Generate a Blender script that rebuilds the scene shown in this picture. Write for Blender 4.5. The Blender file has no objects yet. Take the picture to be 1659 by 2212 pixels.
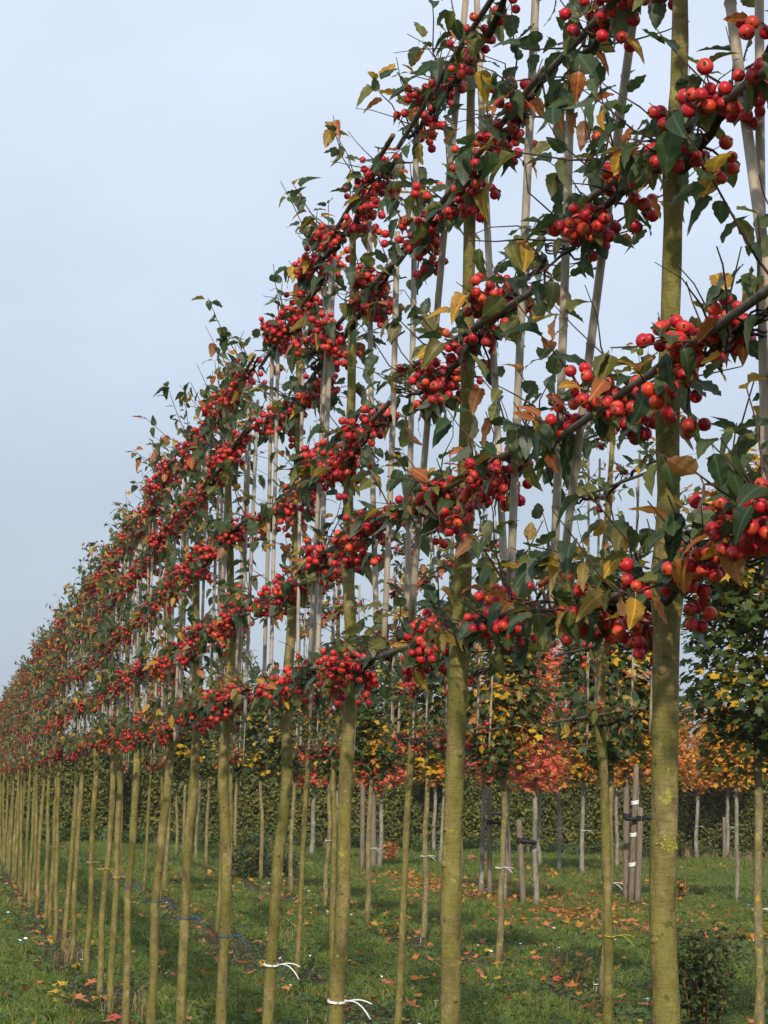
import bpy, math, random
import numpy as np
from mathutils import Vector, Matrix, Quaternion, noise as mno

S = bpy.context.scene
COL = S.collection
R = math.radians

# ------------------------------------------------------------------ camera
PW, PH, F = 1659.0, 2212.0, 5000.0          # picture units used for measuring, focal length in them
VPX, VPY, ROLL = -115.0, 1692.0, 1.5        # vanishing point of the tree rows, roll in degrees
CAMZ = 1.6
v = Vector(((VPX-PW/2)/F, -(VPY-PH/2)/F, -1)).normalized()          # world +Y seen by the camera
h = Vector((1, -math.tan(R(ROLL)), 0))
up = h.cross(-v)
up = (v.cross(h)).normalized()
if up.y < 0: up = -up
xx = v.cross(up).normalized()
M3 = Matrix((xx, v, up))                                           # camera -> world
cam = bpy.data.cameras.new('camera')
cam.sensor_fit = 'HORIZONTAL'; cam.sensor_width = 36; cam.lens = 36*F/PW
cam.clip_start = .05; cam.clip_end = 2000
camo = bpy.data.objects.new('camera', cam); COL.objects.link(camo)
camo.matrix_world = Matrix.Translation((0, 0, CAMZ)) @ M3.to_4x4()
S.camera = camo
S.render.resolution_x, S.render.resolution_y = 768, 1024

# ------------------------------------------------------------------ sky and sun
SUN_EL, SUN_AZ = 32, 194          # azimuth clockwise from +Y
w = bpy.data.worlds.new('World'); S.world = w; w.use_nodes = True
nt = w.node_tree; nt.nodes.clear()
N = nt.nodes.new; L = nt.links.new
out = N('ShaderNodeOutputWorld'); bg = N('ShaderNodeBackground'); bg.inputs[1].default_value = .1
sky = N('ShaderNodeTexSky'); sky.sky_type = 'NISHITA'; sky.sun_disc = False
sky.sun_elevation = R(SUN_EL); sky.sun_rotation = R(SUN_AZ); sky.dust_density = 3
tc = N('ShaderNodeTexCoord'); sep = N('ShaderNodeSeparateXYZ'); L(tc.outputs['Generated'], sep.inputs[0])
ramp = N('ShaderNodeValToRGB'); e = ramp.color_ramp.elements
e[0].position = 0.0; e[0].color = (.42, .485, .57, 1)
e[1].position = .36; e[1].color = (.72, .80, .93, 1)
a = ramp.color_ramp.elements.new(.12); a.color = (.50, .585, .695, 1)
a = ramp.color_ramp.elements.new(.24); a.color = (.65, .735, .88, 1)
L(sep.outputs[2], ramp.inputs[0])
noi = N('ShaderNodeTexNoise'); noi.inputs['Scale'].default_value = 5; noi.inputs['Detail'].default_value = 4
mp = N('ShaderNodeMapping'); mp.inputs['Scale'].default_value = (1, 1, 2.2)
L(tc.outputs['Generated'], mp.inputs[0]); L(mp.outputs[0], noi.inputs['Vector'])
cr = N('ShaderNodeMapRange'); cr.inputs[1].default_value = .3; cr.inputs[2].default_value = .75
cr.inputs[3].default_value = 9.2; cr.inputs[4].default_value = 10.8
L(noi.outputs[0], cr.inputs[0])
sc = N('ShaderNodeVectorMath'); sc.operation = 'SCALE'
L(ramp.outputs[0], sc.inputs[0]); L(cr.outputs[0], sc.inputs['Scale'])
mx = N('ShaderNodeMix'); mx.data_type = 'RGBA'; mx.inputs[0].default_value = .86
L(sky.outputs[0], mx.inputs[6]); L(sc.outputs[0], mx.inputs[7])
L(mx.outputs[2], bg.inputs[0]); L(bg.outputs[0], out.inputs[0])

sl = bpy.data.lights.new('sun', 'SUN'); sl.energy = 3.6; sl.angle = R(2); sl.color = (1, .9, .76)
so = bpy.data.objects.new('sun', sl); COL.objects.link(so)
ts = Vector((math.sin(R(SUN_AZ))*math.cos(R(SUN_EL)), math.cos(R(SUN_AZ))*math.cos(R(SUN_EL)), math.sin(R(SUN_EL))))
so.rotation_mode = 'QUATERNION'; so.rotation_quaternion = ts.to_track_quat('Z', 'Y')
so.location = (0, -6, 12)

S.view_settings.view_transform = 'Standard'; S.view_settings.look = 'None'
S.view_settings.exposure = 0.2; S.view_settings.gamma = 1
S.render.engine = 'CYCLES'
S.cycles.max_bounces = 6; S.cycles.transparent_max_bounces = 6

# ------------------------------------------------------------------ picture -> world
def ray(px, py):
    c = Vector(((px-PW/2)/F, -(py-PH/2)/F, -1))
    return (M3 @ c).normalized()
def on_ground(px, py, z=0.0):
    d = ray(px, py); t = (z-CAMZ)/d.z
    return Vector((0, 0, CAMZ)) + d*t
def on_row(px, py, X):
    d = ray(px, py)
    return Vector((0, 0, CAMZ)) + d*(X/d.x)
def row_y(px, X):                                # Y along a row at X for the picture column px near the horizon
    return on_row(px, VPY+.026*(px-VPX), X).y

# ------------------------------------------------------------------ materials
def mat(name, rough=.6, spec=.3):
    m = bpy.data.materials.new(name); m.use_nodes = True
    t = m.node_tree; b = t.nodes['Principled BSDF']
    b.inputs['Roughness'].default_value = rough
    b.inputs['Specular IOR Level'].default_value = spec
    return m, t, b
def noise(t, scale, detail=4, vec=None, rough=.55):
    n = t.nodes.new('ShaderNodeTexNoise'); n.inputs['Scale'].default_value = scale
    n.inputs['Detail'].default_value = detail; n.inputs['Roughness'].default_value = rough
    if vec is not None: t.links.new(vec, n.inputs['Vector'])
    return n.outputs[0]
def coord(t, kind='Object'):
    return t.nodes.new('ShaderNodeTexCoord').outputs[kind]
def position(t): return t.nodes.new('ShaderNodeNewGeometry').outputs['Position']
def mapping(t, vec, scale):
    n = t.nodes.new('ShaderNodeMapping'); n.inputs['Scale'].default_value = scale
    t.links.new(vec, n.inputs[0]); return n.outputs[0]
def crange(t, val, a, b, c=0, d=1):
    n = t.nodes.new('ShaderNodeMapRange'); n.inputs[1].default_value = a; n.inputs[2].default_value = b
    n.inputs[3].default_value = c; n.inputs[4].default_value = d
    t.links.new(val, n.inputs[0]); return n.outputs[0]
def rampn(t, val, stops):
    n = t.nodes.new('ShaderNodeValToRGB'); el = n.color_ramp.elements
    while len(el) < len(stops): el.new(.5)
    for k, (p, c) in enumerate(stops): el[k].position = p; el[k].color = (*c, 1)
    t.links.new(val, n.inputs[0]); return n.outputs[0]
def mixc(t, fac, a, b, mode='MIX'):
    n = t.nodes.new('ShaderNodeMix'); n.data_type = 'RGBA'; n.blend_type = mode
    for i, x in ((0, fac), (6, a), (7, b)):
        if isinstance(x, (int, float)): n.inputs[i].default_value = x
        elif isinstance(x, tuple): n.inputs[i].default_value = (*x, 1)
        else: t.links.new(x, n.inputs[i])
    return n.outputs[2]
def mth(t, op, a, b=0.0):
    n = t.nodes.new('ShaderNodeMath'); n.operation = op
    for i, x in ((0, a), (1, b)):
        if isinstance(x, (int, float)): n.inputs[i].default_value = x
        else: t.links.new(x, n.inputs[i])
    return n.outputs[0]
def bump(t, b, height, strength=.4, dist=.002):
    n = t.nodes.new('ShaderNodeBump'); n.inputs['Strength'].default_value = strength
    n.inputs['Distance'].default_value = dist
    t.links.new(height, n.inputs['Height']); t.links.new(n.outputs[0], b.inputs['Normal'])
def rnd_value(t, own=True):                                # one number per leaf or fruit: stored on the mesh, plus the object's own
    a = t.nodes.new('ShaderNodeAttribute'); a.attribute_name = 'tint'
    o = t.nodes.new('ShaderNodeObjectInfo')
    if not own: return a.outputs['Fac']
    return mth(t, 'FRACT', mth(t, 'ADD', a.outputs['Fac'], o.outputs['Random']))

def leaf_mat(name, stops, spots=None, trans=.3, rough=.48, back=(.6, .66, .5), own=True, rib=False):
    m, t, b = mat(name, rough, .35)
    c = rampn(t, rnd_value(t, own), stops)
    n1 = noise(t, 40, 3, position(t))
    c = mixc(t, crange(t, n1, .3, .75, .0, .5), c, tuple(x*.55 for x in stops[0][1]))
    if rib:
        lat = t.nodes.new('ShaderNodeAttribute'); lat.attribute_name = 'blush'
        c = mixc(t, crange(t, lat.outputs['Fac'], .25, 1.0, 0, .30), c, tuple(x*.6 for x in stops[-1][1]))
        c = mixc(t, crange(t, lat.outputs['Fac'], .05, .16, .5, 0), c, tuple(min(1, x*1.9+.05) for x in stops[0][1]))
    if spots:
        n2 = noise(t, 130, 3, position(t))
        c = mixc(t, crange(t, n2, spots[0], spots[0]+.06), c, spots[1])
    g = t.nodes.new('ShaderNodeNewGeometry')
    pale = mixc(t, .45, c, tuple(.35*x for x in back))
    c2 = mixc(t, g.outputs['Backfacing'], c, pale)
    t.links.new(c2, b.inputs['Base Color'])
    tr = t.nodes.new('ShaderNodeBsdfTranslucent'); ms = t.nodes.new('ShaderNodeMixShader')
    br = mixc(t, 1.0, c, (1.5, 1.5, 1.0), 'MULTIPLY')
    t.links.new(br, tr.inputs[0]); ms.inputs[0].default_value = trans
    t.links.new(b.outputs[0], ms.inputs[1]); t.links.new(tr.outputs[0], ms.inputs[2])
    t.links.new(ms.outputs[0], t.nodes['Material Output'].inputs[0])
    return m

M = {}
M['green'] = leaf_mat('leaf_green', rib=True, trans=.38, stops=[(0, (.030, .058, .026)), (.5, (.044, .080, .027)), (.8, (.085, .118, .032)), (1, (.060, .095, .045))])
M['weed'] = leaf_mat('weed_green', [(0, (.05, .10, .025)), (.5, (.075, .13, .03)), (1, (.11, .15, .04))])
M['olive'] = leaf_mat('leaf_olive', rib=True, trans=.38, stops=[(0, (.11, .13, .03)), (.5, (.17, .17, .035)), (1, (.13, .10, .03))], spots=(.64, (.07, .04, .015)))
M['yellow'] = leaf_mat('leaf_yellow', rib=True, trans=.38, stops=[(0, (.46, .29, .025)), (.5, (.50, .24, .03)), (1, (.36, .26, .05))], spots=(.63, (.16, .06, .015)))
M['orange'] = leaf_mat('leaf_orange', rib=True, trans=.38, stops=[(0, (.42, .13, .035)), (.5, (.30, .085, .03)), (1, (.46, .20, .05))], spots=(.62, (.12, .04, .02)))
M['m_green'] = leaf_mat('maple_green', [(0, (.030, .058, .018)), (.5, (.055, .088, .022)), (1, (.13, .15, .028))])
M['m_yellow'] = leaf_mat('maple_yellow', [(0, (.55, .32, .02)), (.5, (.62, .40, .03)), (1, (.42, .24, .02))])
M['m_orange'] = leaf_mat('maple_orange', [(0, (.52, .20, .025)), (.5, (.60, .26, .03)), (1, (.46, .13, .03))])
M['m_pink'] = leaf_mat('maple_pink', [(0, (.70, .14, .10)), (.5, (.74, .24, .12)), (1, (.58, .09, .08))], trans=.4)
M['m_purple'] = leaf_mat('maple_purple', [(0, (.06, .018, .03)), (.5, (.10, .03, .03)), (1, (.16, .05, .03))])
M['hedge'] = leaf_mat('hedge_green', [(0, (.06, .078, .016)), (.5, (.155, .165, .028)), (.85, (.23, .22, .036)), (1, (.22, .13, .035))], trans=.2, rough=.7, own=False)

m, t, b = mat('apple_skin', .42, .3); M['apple'] = m
tn = t.nodes.new('ShaderNodeAttribute'); tn.attribute_name = 'blush'
r_ = rnd_value(t)
red = rampn(t, r_, [(0, (.40, .009, .022)), (.3, (.50, .013, .022)), (.6, (.27, .006, .022)), (.85, (.46, .014, .024)), (1, (.58, .05, .018))])
nz = noise(t, 70, 3, position(t))
fac = mth(t, 'MULTIPLY', crange(t, mth(t, 'ADD', mth(t, 'ADD', tn.outputs['Fac'], nz), mth(t, 'MULTIPLY', r_, .35)), 1.25, 1.80), .55)
c = mixc(t, fac, red, (.62, .13, .022))
dots = noise(t, 420, 2, position(t))
c = mixc(t, crange(t, dots, .66, .74, 0, .5), c, (.6, .3, .12))
t.links.new(c, b.inputs['Base Color'])
bump(t, b, noise(t, 160, 2, position(t)), .06, .001)
b.inputs['Coat Weight'].default_value = .06; b.inputs['Coat Roughness'].default_value = .12

m, t, b = mat('apple_calyx', .9, .1); b.inputs['Base Color'].default_value = (.10, .06, .03, 1); M['calyx'] = m
m, t, b = mat('fruit_stalk', .7, .2); b.inputs['Base Color'].default_value = (.12, .035, .025, 1); M['stalk'] = m

def bark(name, cols, lichen, lich_lo, moss, moss_lo, s=1.0):
    m, t, b = mat(name, .88, .15)
    p = position(t)
    stretch = mapping(t, p, (1, 1, .35))
    c = rampn(t, noise(t, 22*s, 5, stretch), [(.25, cols[0]), (.5, cols[1]), (.75, cols[2])])
    c = mixc(t, crange(t, noise(t, 9*s, 4, p), moss_lo, moss_lo+.12, 0, .6), c, moss)
    c = mixc(t, crange(t, noise(t, 14*s, 5, p, .7), .52, .66, 0, .6), c, tuple(x*.42 for x in cols[1]))
    c = mixc(t, crange(t, noise(t, 30*s, 3, p), lich_lo, lich_lo+.05, 0, .85), c, lichen)
    rings = mapping(t, p, (45, 45, 170))
    c = mixc(t, crange(t, noise(t, 1.0, 3, rings), .64, .72, 0, .30), c, tuple(x*.35 for x in cols[0]))
    c = mixc(t, crange(t, noise(t, 70*s, 2, p), .68, .73, 0, .4), c, (.36, .36, .26))
    big = noise(t, 5.5*s, 5, mapping(t, p, (1, 1, .5)), .7)
    c = mixc(t, crange(t, big, .50, .62, 0, .6), c, tuple(x*.55 for x in moss))
    c = mixc(t, crange(t, noise(t, 48*s, 3, p, .7), .60, .68, 0, .65), c, tuple(x*.4 for x in cols[0]))
    c = mixc(t, crange(t, noise(t, 8*s, 4, mapping(t, p, (1, 1, .8)), .6), .58, .70, 0, .55), c, tuple(min(1, x*1.25) for x in cols[2]))
    t.links.new(c, b.inputs['Base Color'])
    hgt = mth(t, 'ADD', noise(t, 60*s, 5, stretch), mth(t, 'MULTIPLY', noise(t, 1.0, 3, rings), .3))
    bump(t, b, hgt, 1.0, .008)
    return m
M['bark'] = bark('crab_bark', [(.070, .054, .022), (.185, .148, .055), (.285, .225, .098)], (.30, .28, .06), .66, (.165, .155, .030), .46)
M['bark_lichen'] = bark('lichen_bark', [(.13, .105, .055), (.20, .165, .085), (.26, .215, .12)], (.42, .30, .035), .585, (.20, .18, .055), .56)
M['bark_grey'] = bark('grey_bark', [(.15, .135, .105), (.24, .22, .18), (.34, .31, .26)], (.36, .27, .06), .66, (.20, .18, .08), .60)
M['branch'] = bark('branch_bark', [(.030, .021, .015), (.052, .038, .027), (.09, .07, .05)], (.12, .13, .07), .70, (.05, .05, .025), .62)
m, t, b = mat('twig_bark', .75, .25); M['twig'] = m
t.links.new(rampn(t, noise(t, 60, 2, position(t)), [(.3, (.045, .022, .018)), (.7, (.085, .045, .032))]), b.inputs['Base Color'])

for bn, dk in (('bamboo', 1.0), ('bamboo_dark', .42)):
  m, t, b = mat(bn, .6, .3); M[bn] = m
  p = position(t)
  o = t.nodes.new('ShaderNodeObjectInfo')
  base = rampn(t, o.outputs['Random'], [(0, (.33, .265, .18)), (.5, (.40, .335, .25)), (1, (.36, .325, .27))])
  c = mixc(t, crange(t, noise(t, 14, 5, mapping(t, p, (4, 4, .6))), .4, .7, 0, .75), base, (.20, .165, .12))
  c = mixc(t, crange(t, noise(t, 28, 3, p), .64, .72, 0, .5), c, (.10, .085, .065))
  at = t.nodes.new('ShaderNodeAttribute'); at.attribute_name = 'tint'
  c = mixc(t, mth(t, 'MULTIPLY', at.outputs['Fac'], .6), c, (.085, .065, .045))
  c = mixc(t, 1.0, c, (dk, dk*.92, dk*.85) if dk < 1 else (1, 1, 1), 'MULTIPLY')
  t.links.new(c, b.inputs['Base Color'])
  bump(t, b, noise(t, 40, 4, mapping(t, p, (6, 6, .4))), .25, .001)

m, t, b = mat('tie_black', .6, .3); b.inputs['Base Color'].default_value = (.012, .013, .016, 1); M['black'] = m
for nm, cc in (('white', (.72, .72, .70)), ('blue', (.035, .10, .27)), ('gold', (.48, .40, .05))):
    m, t, b = mat('ribbon_'+nm, .45, .4); b.inputs['Base Color'].default_value = (*cc, 1); M['rib_'+nm] = m
m, t, b = mat('stake_wood', .85, .15); M['stake'] = m
p = position(t)
t.links.new(rampn(t, noise(t, 10, 5, mapping(t, p, (6, 6, .5))), [(.3, (.10, .08, .06)), (.55, (.19, .15, .11)), (.75, (.27, .22, .17))]), b.inputs['Base Color'])
bump(t, b, noise(t, 24, 5, mapping(t, p, (5, 5, .3))), .5, .004)

# ground
ROWX = [1.18, 3.05, 5.1, 8.6, 12.9]
m, t, b = mat('meadow', .95, .1); M['ground'] = m
p = position(t)
c = rampn(t, noise(t, 3.0, 6, p, .65), [(.3, (.022, .034, .010)), (.5, (.034, .052, .014)), (.7, (.055, .066, .020))])
sx = t.nodes.new('ShaderNodeSeparateXYZ'); t.links.new(p, sx.inputs[0])
msk = None
for X in ROWX:
    d = mth(t, 'ABSOLUTE', mth(t, 'SUBTRACT', sx.outputs[0], X))
    k = crange(t, d, .05, .60, 1, 0)
    msk = k if msk is None else mth(t, 'MAXIMUM', msk, k)
soilf = crange(t, mth(t, 'ADD', msk, mth(t, 'MULTIPLY', noise(t, 2.1, 5, p), .5)), .55, .80)
soil = rampn(t, noise(t, 26, 5, p), [(.3, (.040, .026, .018)), (.55, (.068, .045, .030)), (.75, (.095, .065, .045))])
c = mixc(t, soilf, c, soil)
t.links.new(c, b.inputs['Base Color'])
bump(t, b, noise(t, 18, 6, p), .9, .05)

m, t, b = mat('grass_blade', .6, .25); M['grass'] = m
g = rampn(t, mth(t, 'FRACT', mth(t, 'ADD', rnd_value(t), mth(t, 'MULTIPLY', noise(t, .9, 3, position(t)), .2))), [(0, (.068, .125, .018)), (.4, (.105, .175, .028)), (.75, (.165, .215, .038)), (.93, (.24, .21, .06)), (1, (.32, .23, .10))])
big = noise(t, .55, 4, position(t))
g = mixc(t, crange(t, big, .35, .68, 0, .6), g, (.12, .165, .032))
t.links.new(g, b.inputs['Base Color'])
tr = t.nodes.new('ShaderNodeBsdfTranslucent'); ms = t.nodes.new('ShaderNodeMixShader'); ms.inputs[0].default_value = .25
t.links.new(g, tr.inputs[0]); t.links.new(b.outputs[0], ms.inputs[1]); t.links.new(tr.outputs[0], ms.inputs[2])
t.links.new(ms.outputs[0], t.nodes['Material Output'].inputs[0])
m, t, b = mat('dry_straw', .8, .2); M['straw'] = m
t.links.new(rampn(t, rnd_value(t), [(0, (.18, .125, .065)), (1, (.29, .21, .115))]), b.inputs['Base Color'])
m, t, b = mat('stem_rust', .8, .2); b.inputs['Base Color'].default_value = (.20, .085, .035, 1); M['rust'] = m
m, t, b = mat('lichen', .9, .1); b.inputs['Base Color'].default_value = (.30, .27, .045, 1); M['lichen'] = m
m, t, b = mat('hedge_core', .95, .05); M['core'] = m
t.links.new(rampn(t, noise(t, 5, 5, position(t)), [(.3, (.03, .034, .010)), (.7, (.085, .075, .024))]), b.inputs['Base Color'])
m, t, b = mat('petal_white', .6, .2); b.inputs['Base Color'].default_value = (.75, .75, .72, 1); M['petal_white'] = m
m, t, b = mat('petal_yellow', .6, .2); b.inputs['Base Color'].default_value = (.75, .50, .02, 1); M['petal_yellow'] = m

# ------------------------------------------------------------------ mesh helpers
class MB:
    def __init__(s): s.V = []; s.F = []; s.K = []; s.T = []; s.B = []; s.n = 0
    def add(s, V, Fc, k=0, tint=0.0, blush=None):
        V = np.asarray(V, float); Fc = np.asarray(Fc, int)
        s.V.append(V); s.F.append(Fc+s.n)
        s.K.append(np.broadcast_to(np.asarray(k), (len(Fc),)))
        s.T.append(np.broadcast_to(np.asarray(tint, float), (len(V),)))
        s.B.append(np.broadcast_to(np.asarray(0.0 if blush is None else blush, float), (len(V),)))
        s.n += len(V)
    def tube(s, P, rad, n=6, k=0, tint=0.0, cap=True):
        P = np.asarray(P, float); m = len(P); rad = np.broadcast_to(np.asarray(rad, float), (m,))
        T = np.gradient(P, axis=0); T /= np.linalg.norm(T, axis=1)[:, None]+1e-9
        ref = np.array((1., 0, 0)) if abs(T[0][0]) < .8 else np.array((0, 1., 0))
        A = np.cross(T, ref); A /= np.linalg.norm(A, axis=1)[:, None]+1e-9
        Bv = np.cross(T, A)
        an = np.arange(n)*2*math.pi/n
        V = P[:, None, :] + rad[:, None, None]*(A[:, None, :]*np.cos(an)[None, :, None] + Bv[:, None, :]*np.sin(an)[None, :, None])
        V = V.reshape(-1, 3); Fc = []
        for i in range(m-1):
            for j in range(n):
                a, b_, c_, d = i*n+j, i*n+(j+1) % n, (i+1)*n+(j+1) % n, (i+1)*n+j
                Fc += [(a, d, c_), (a, c_, b_)]
        tt = np.repeat(np.broadcast_to(np.asarray(tint, float), (m,)), n)
        if cap:
            V = np.vstack([V, P[:1], P[-1:]]); q = m*n
            tt = np.concatenate([tt, tt[:1], tt[-1:]])
            for j in range(n):
                Fc.append((q, j, (j+1) % n)); Fc.append((q+1, (m-1)*n+(j+1) % n, (m-1)*n+j))
        s.add(V, Fc, k, tt)
    def mesh(s, name, mats, smooth=True):
        me = bpy.data.meshes.new(name)
        V = np.vstack(s.V); Fc = np.vstack(s.F)
        me.from_pydata(V.tolist(), [], Fc.tolist())
        for x in mats: me.materials.append(M[x])
        me.polygons.foreach_set('material_index', np.concatenate(s.K).astype(np.int32))
        me.polygons.foreach_set('use_smooth', np.full(len(Fc), smooth))
        at = me.attributes.new('tint', 'FLOAT', 'POINT'); at.data.foreach_set('value', np.concatenate(s.T).astype(np.float32))
        bl = np.concatenate(s.B)
        if bl.any():
            at = me.attributes.new('blush', 'FLOAT', 'POINT'); at.data.foreach_set('value', bl.astype(np.float32))
        me.update()
        return me
def link(name, me, parent=None, loc=(0, 0, 0)):
    o = bpy.data.objects.new(name, me); COL.objects.link(o)
    if parent is not None: o.parent = parent
    o.location = loc
    return o
def tag(o, label=None, cat=None, group=None, kind=None):
    if label: o['label'] = label
    if cat: o['category'] = cat
    if group: o['group'] = group
    if kind: o['kind'] = kind
    return o
def thing(name, loc, label, cat, group=None, rz=0):
    o = link(name, None, None, loc); o.rotation_euler = (0, 0, rz); o.empty_display_size = .1
    return tag(o, label, cat, group)

def nrm(a): a = np.asarray(a, float); return a/(np.linalg.norm(a)+1e-9)
def frame(d, n):                       # rotation with y along d and z near n
    d = nrm(d); x = np.cross(d, n)
    if np.linalg.norm(x) < 1e-3: x = np.cross(d, (1, .1, 0))
    x = nrm(x); z = np.cross(x, d)
    return np.column_stack([x, d, z])

# leaf templates: unit length along +y
def leaf_template(width, fold, curl, n, jag, rng, stalk=.26):
    V = []; Fc = []
    ts_ = np.linspace(0, 1, n)
    prof = np.sin(np.pi*ts_**.74)**.80*(1-.18*ts_)*1.08
    for i, t_ in enumerate(ts_):
        w_ = width*.5*prof[i]*(1+(jag if i % 2 else -jag)) if 0 < i < n-1 else 0.0
        y = stalk + t_; z = -curl*t_*t_
        wob = .035*math.sin(i*1.9+width*40)
        if i in (0, n-1): V.append((0, y, z))
        else: V += [(-w_, y, z+fold*w_+wob), (0, y+.01, z), (w_, y, z+fold*w_-wob)]
    idx = lambda i, k: 0 if i == 0 else (len(V)-1 if i == n-1 else 1+(i-1)*3+k)
    for i in range(n-1):
        for k in (0, 1):
            a, b_, c_, d = idx(i, k), idx(i, k+1), idx(i+1, k+1), idx(i+1, k)
            if i == 0: Fc.append((a, c_, d))
            elif i == n-2: Fc.append((a, b_, d))
            else: Fc += [(a, b_, c_), (a, c_, d)]
    q = len(V)
    V += [(-.018, 0, .05), (.018, 0, .05), (0, stalk+.03, 0)]
    Fc.append((q, q+1, q+2))
    return np.array(V), np.array(Fc)
rg = random.Random(3)
LEAF_HI = [leaf_template(.60, .35, .26, 12, .045, rg), leaf_template(.68, .15, .50, 12, .05, rg), leaf_template(.54, .6, .16, 12, .045, rg), leaf_template(.70, .30, -.14, 12, .05, rg), leaf_template(.62, .75, .80, 12, .05, rg), leaf_template(.64, .10, .95, 12, .05, rg)]
LEAF_LO = [leaf_template(.62, .35, .22, 5, 0, rg), leaf_template(.66, .15, .45, 5, 0, rg), leaf_template(.56, .6, .12, 5, 0, rg)]
def maple_template(rng, cup):
    out_ = [(0, -.03, 0)]
    pol = [(-78, .30), (-52, .50), (-36, .30), (-28, .42), (2, .36), (28, .62), (42, .34), (62, .42), (90, .72)]
    pts = [(math.cos(R(a_))*r_, math.sin(R(a_))*r_) for a_, r_ in pol]
    right = [(x, y) for x, y in pts]; left = [(-x, y) for x, y in pts[:-1]][::-1]
    ring = right + left
    V = [(0, .05+.26, .0)]
    for x, y in ring: V.append((x, y+.31, cup*(x*x+(y-.1)**2)+rng.uniform(-.04, .04)))
    n = len(ring)
    Fc = [(0, 1+i, 1+(i+1) % n) for i in range(n)]
    return np.array(V), np.array(Fc)
MAPLE = [maple_template(rg, .25), maple_template(rg, -.3), maple_template(rg, .5)]

# apple templates: hang from the origin down -z
def apple_template(L_, r, seg, rings, lop):
    mb_ = MB()
    V = []; bl = []
    for i in range(rings+1):
        a_ = math.pi*i/rings
        zz = math.cos(a_); rr = math.sin(a_)
        if i == 0: zz, rr = .78, .10
        if i == rings: zz, rr = -.86, .13
        for j in range(seg):
            b_ = 2*math.pi*j/seg
            V.append((rr*r*(1+lop)*math.cos(b_), rr*r*(1-lop)*math.sin(b_), zz*r*.96-L_-r*.8)); bl.append(.5-.5*zz)
    Fc = []
    for i in range(rings):
        for j in range(seg):
            a, b_, c_, d = i*seg+j, i*seg+(j+1) % seg, (i+1)*seg+(j+1) % seg, (i+1)*seg+j
            Fc += [(a, d, c_), (a, c_, b_)]
    mb_.add(V, Fc, 0, 0.0, bl)
    zb = -L_-r*.8-r*.82                                   # calyx: a small ragged brown crown
    Vc = [(0, 0, zb+.0008)]; nC = 5
    for j in range(nC):
        b_ = 2*math.pi*j/nC
        Vc.append((math.cos(b_)*r*.22, math.sin(b_)*r*.22, zb-r*(.16 if j % 2 else .34)))
    mb_.add(Vc, [(0, 1+(j+1) % nC, 1+j) for j in range(nC)], 1)
    mb_.tube([(0, 0, 0), (.0010, .0006, -L_*.5), (0, 0, -L_-r*.15)], [.0011, .0009, .0010], 3, 2, cap=False)
    return mb_
APP = [apple_template(.018, .0126, 12, 8, .02), apple_template(.026, .0122, 12, 8, -.03), apple_template(.034, .0117, 12, 8, .04), apple_template(.022, .0130, 12, 8, 0)]
APP_LO = [apple_template(.020, .0125, 7, 5, .02), apple_template(.030, .0120, 7, 5, -.02)]
APP_ME = [x.mesh('crab_apple', ['apple', 'calyx', 'stalk']) for x in APP]
LCLS = ['green', 'olive', 'yellow', 'orange']
LEAF_ME = {}
for ci, cn in enumerate(LCLS):
    for si, (Vt, Ft) in enumerate(LEAF_HI):
        q = MB(); q.add(Vt, Ft, 0, 0.0, np.abs(Vt[:, 0])/.28); LEAF_ME[(cn, si)] = q.mesh('crab_leaf_'+cn, [cn])

def put(mb_, tpl, pos, Rm, sc_, k, tint):
    V, Fc = tpl; mb_.add((V*sc_) @ Rm.T + pos, Fc, k, tint, np.abs(V[:, 0])/.28)
def put_apple(mb_, tpl, pos, Rm, sc_, tint):
    for V, Fc, K, B in zip(tpl.V, tpl.F, tpl.K, tpl.B):
        pass
    V = np.vstack(tpl.V); Fc = np.vstack(tpl.F); K = np.concatenate(tpl.K); B = np.concatenate(tpl.B)
    mb_.add((V*sc_) @ Rm.T + pos, Fc, K, tint, B)
def quat(Rm): return Matrix(Rm.tolist()).to_quaternion()

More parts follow.
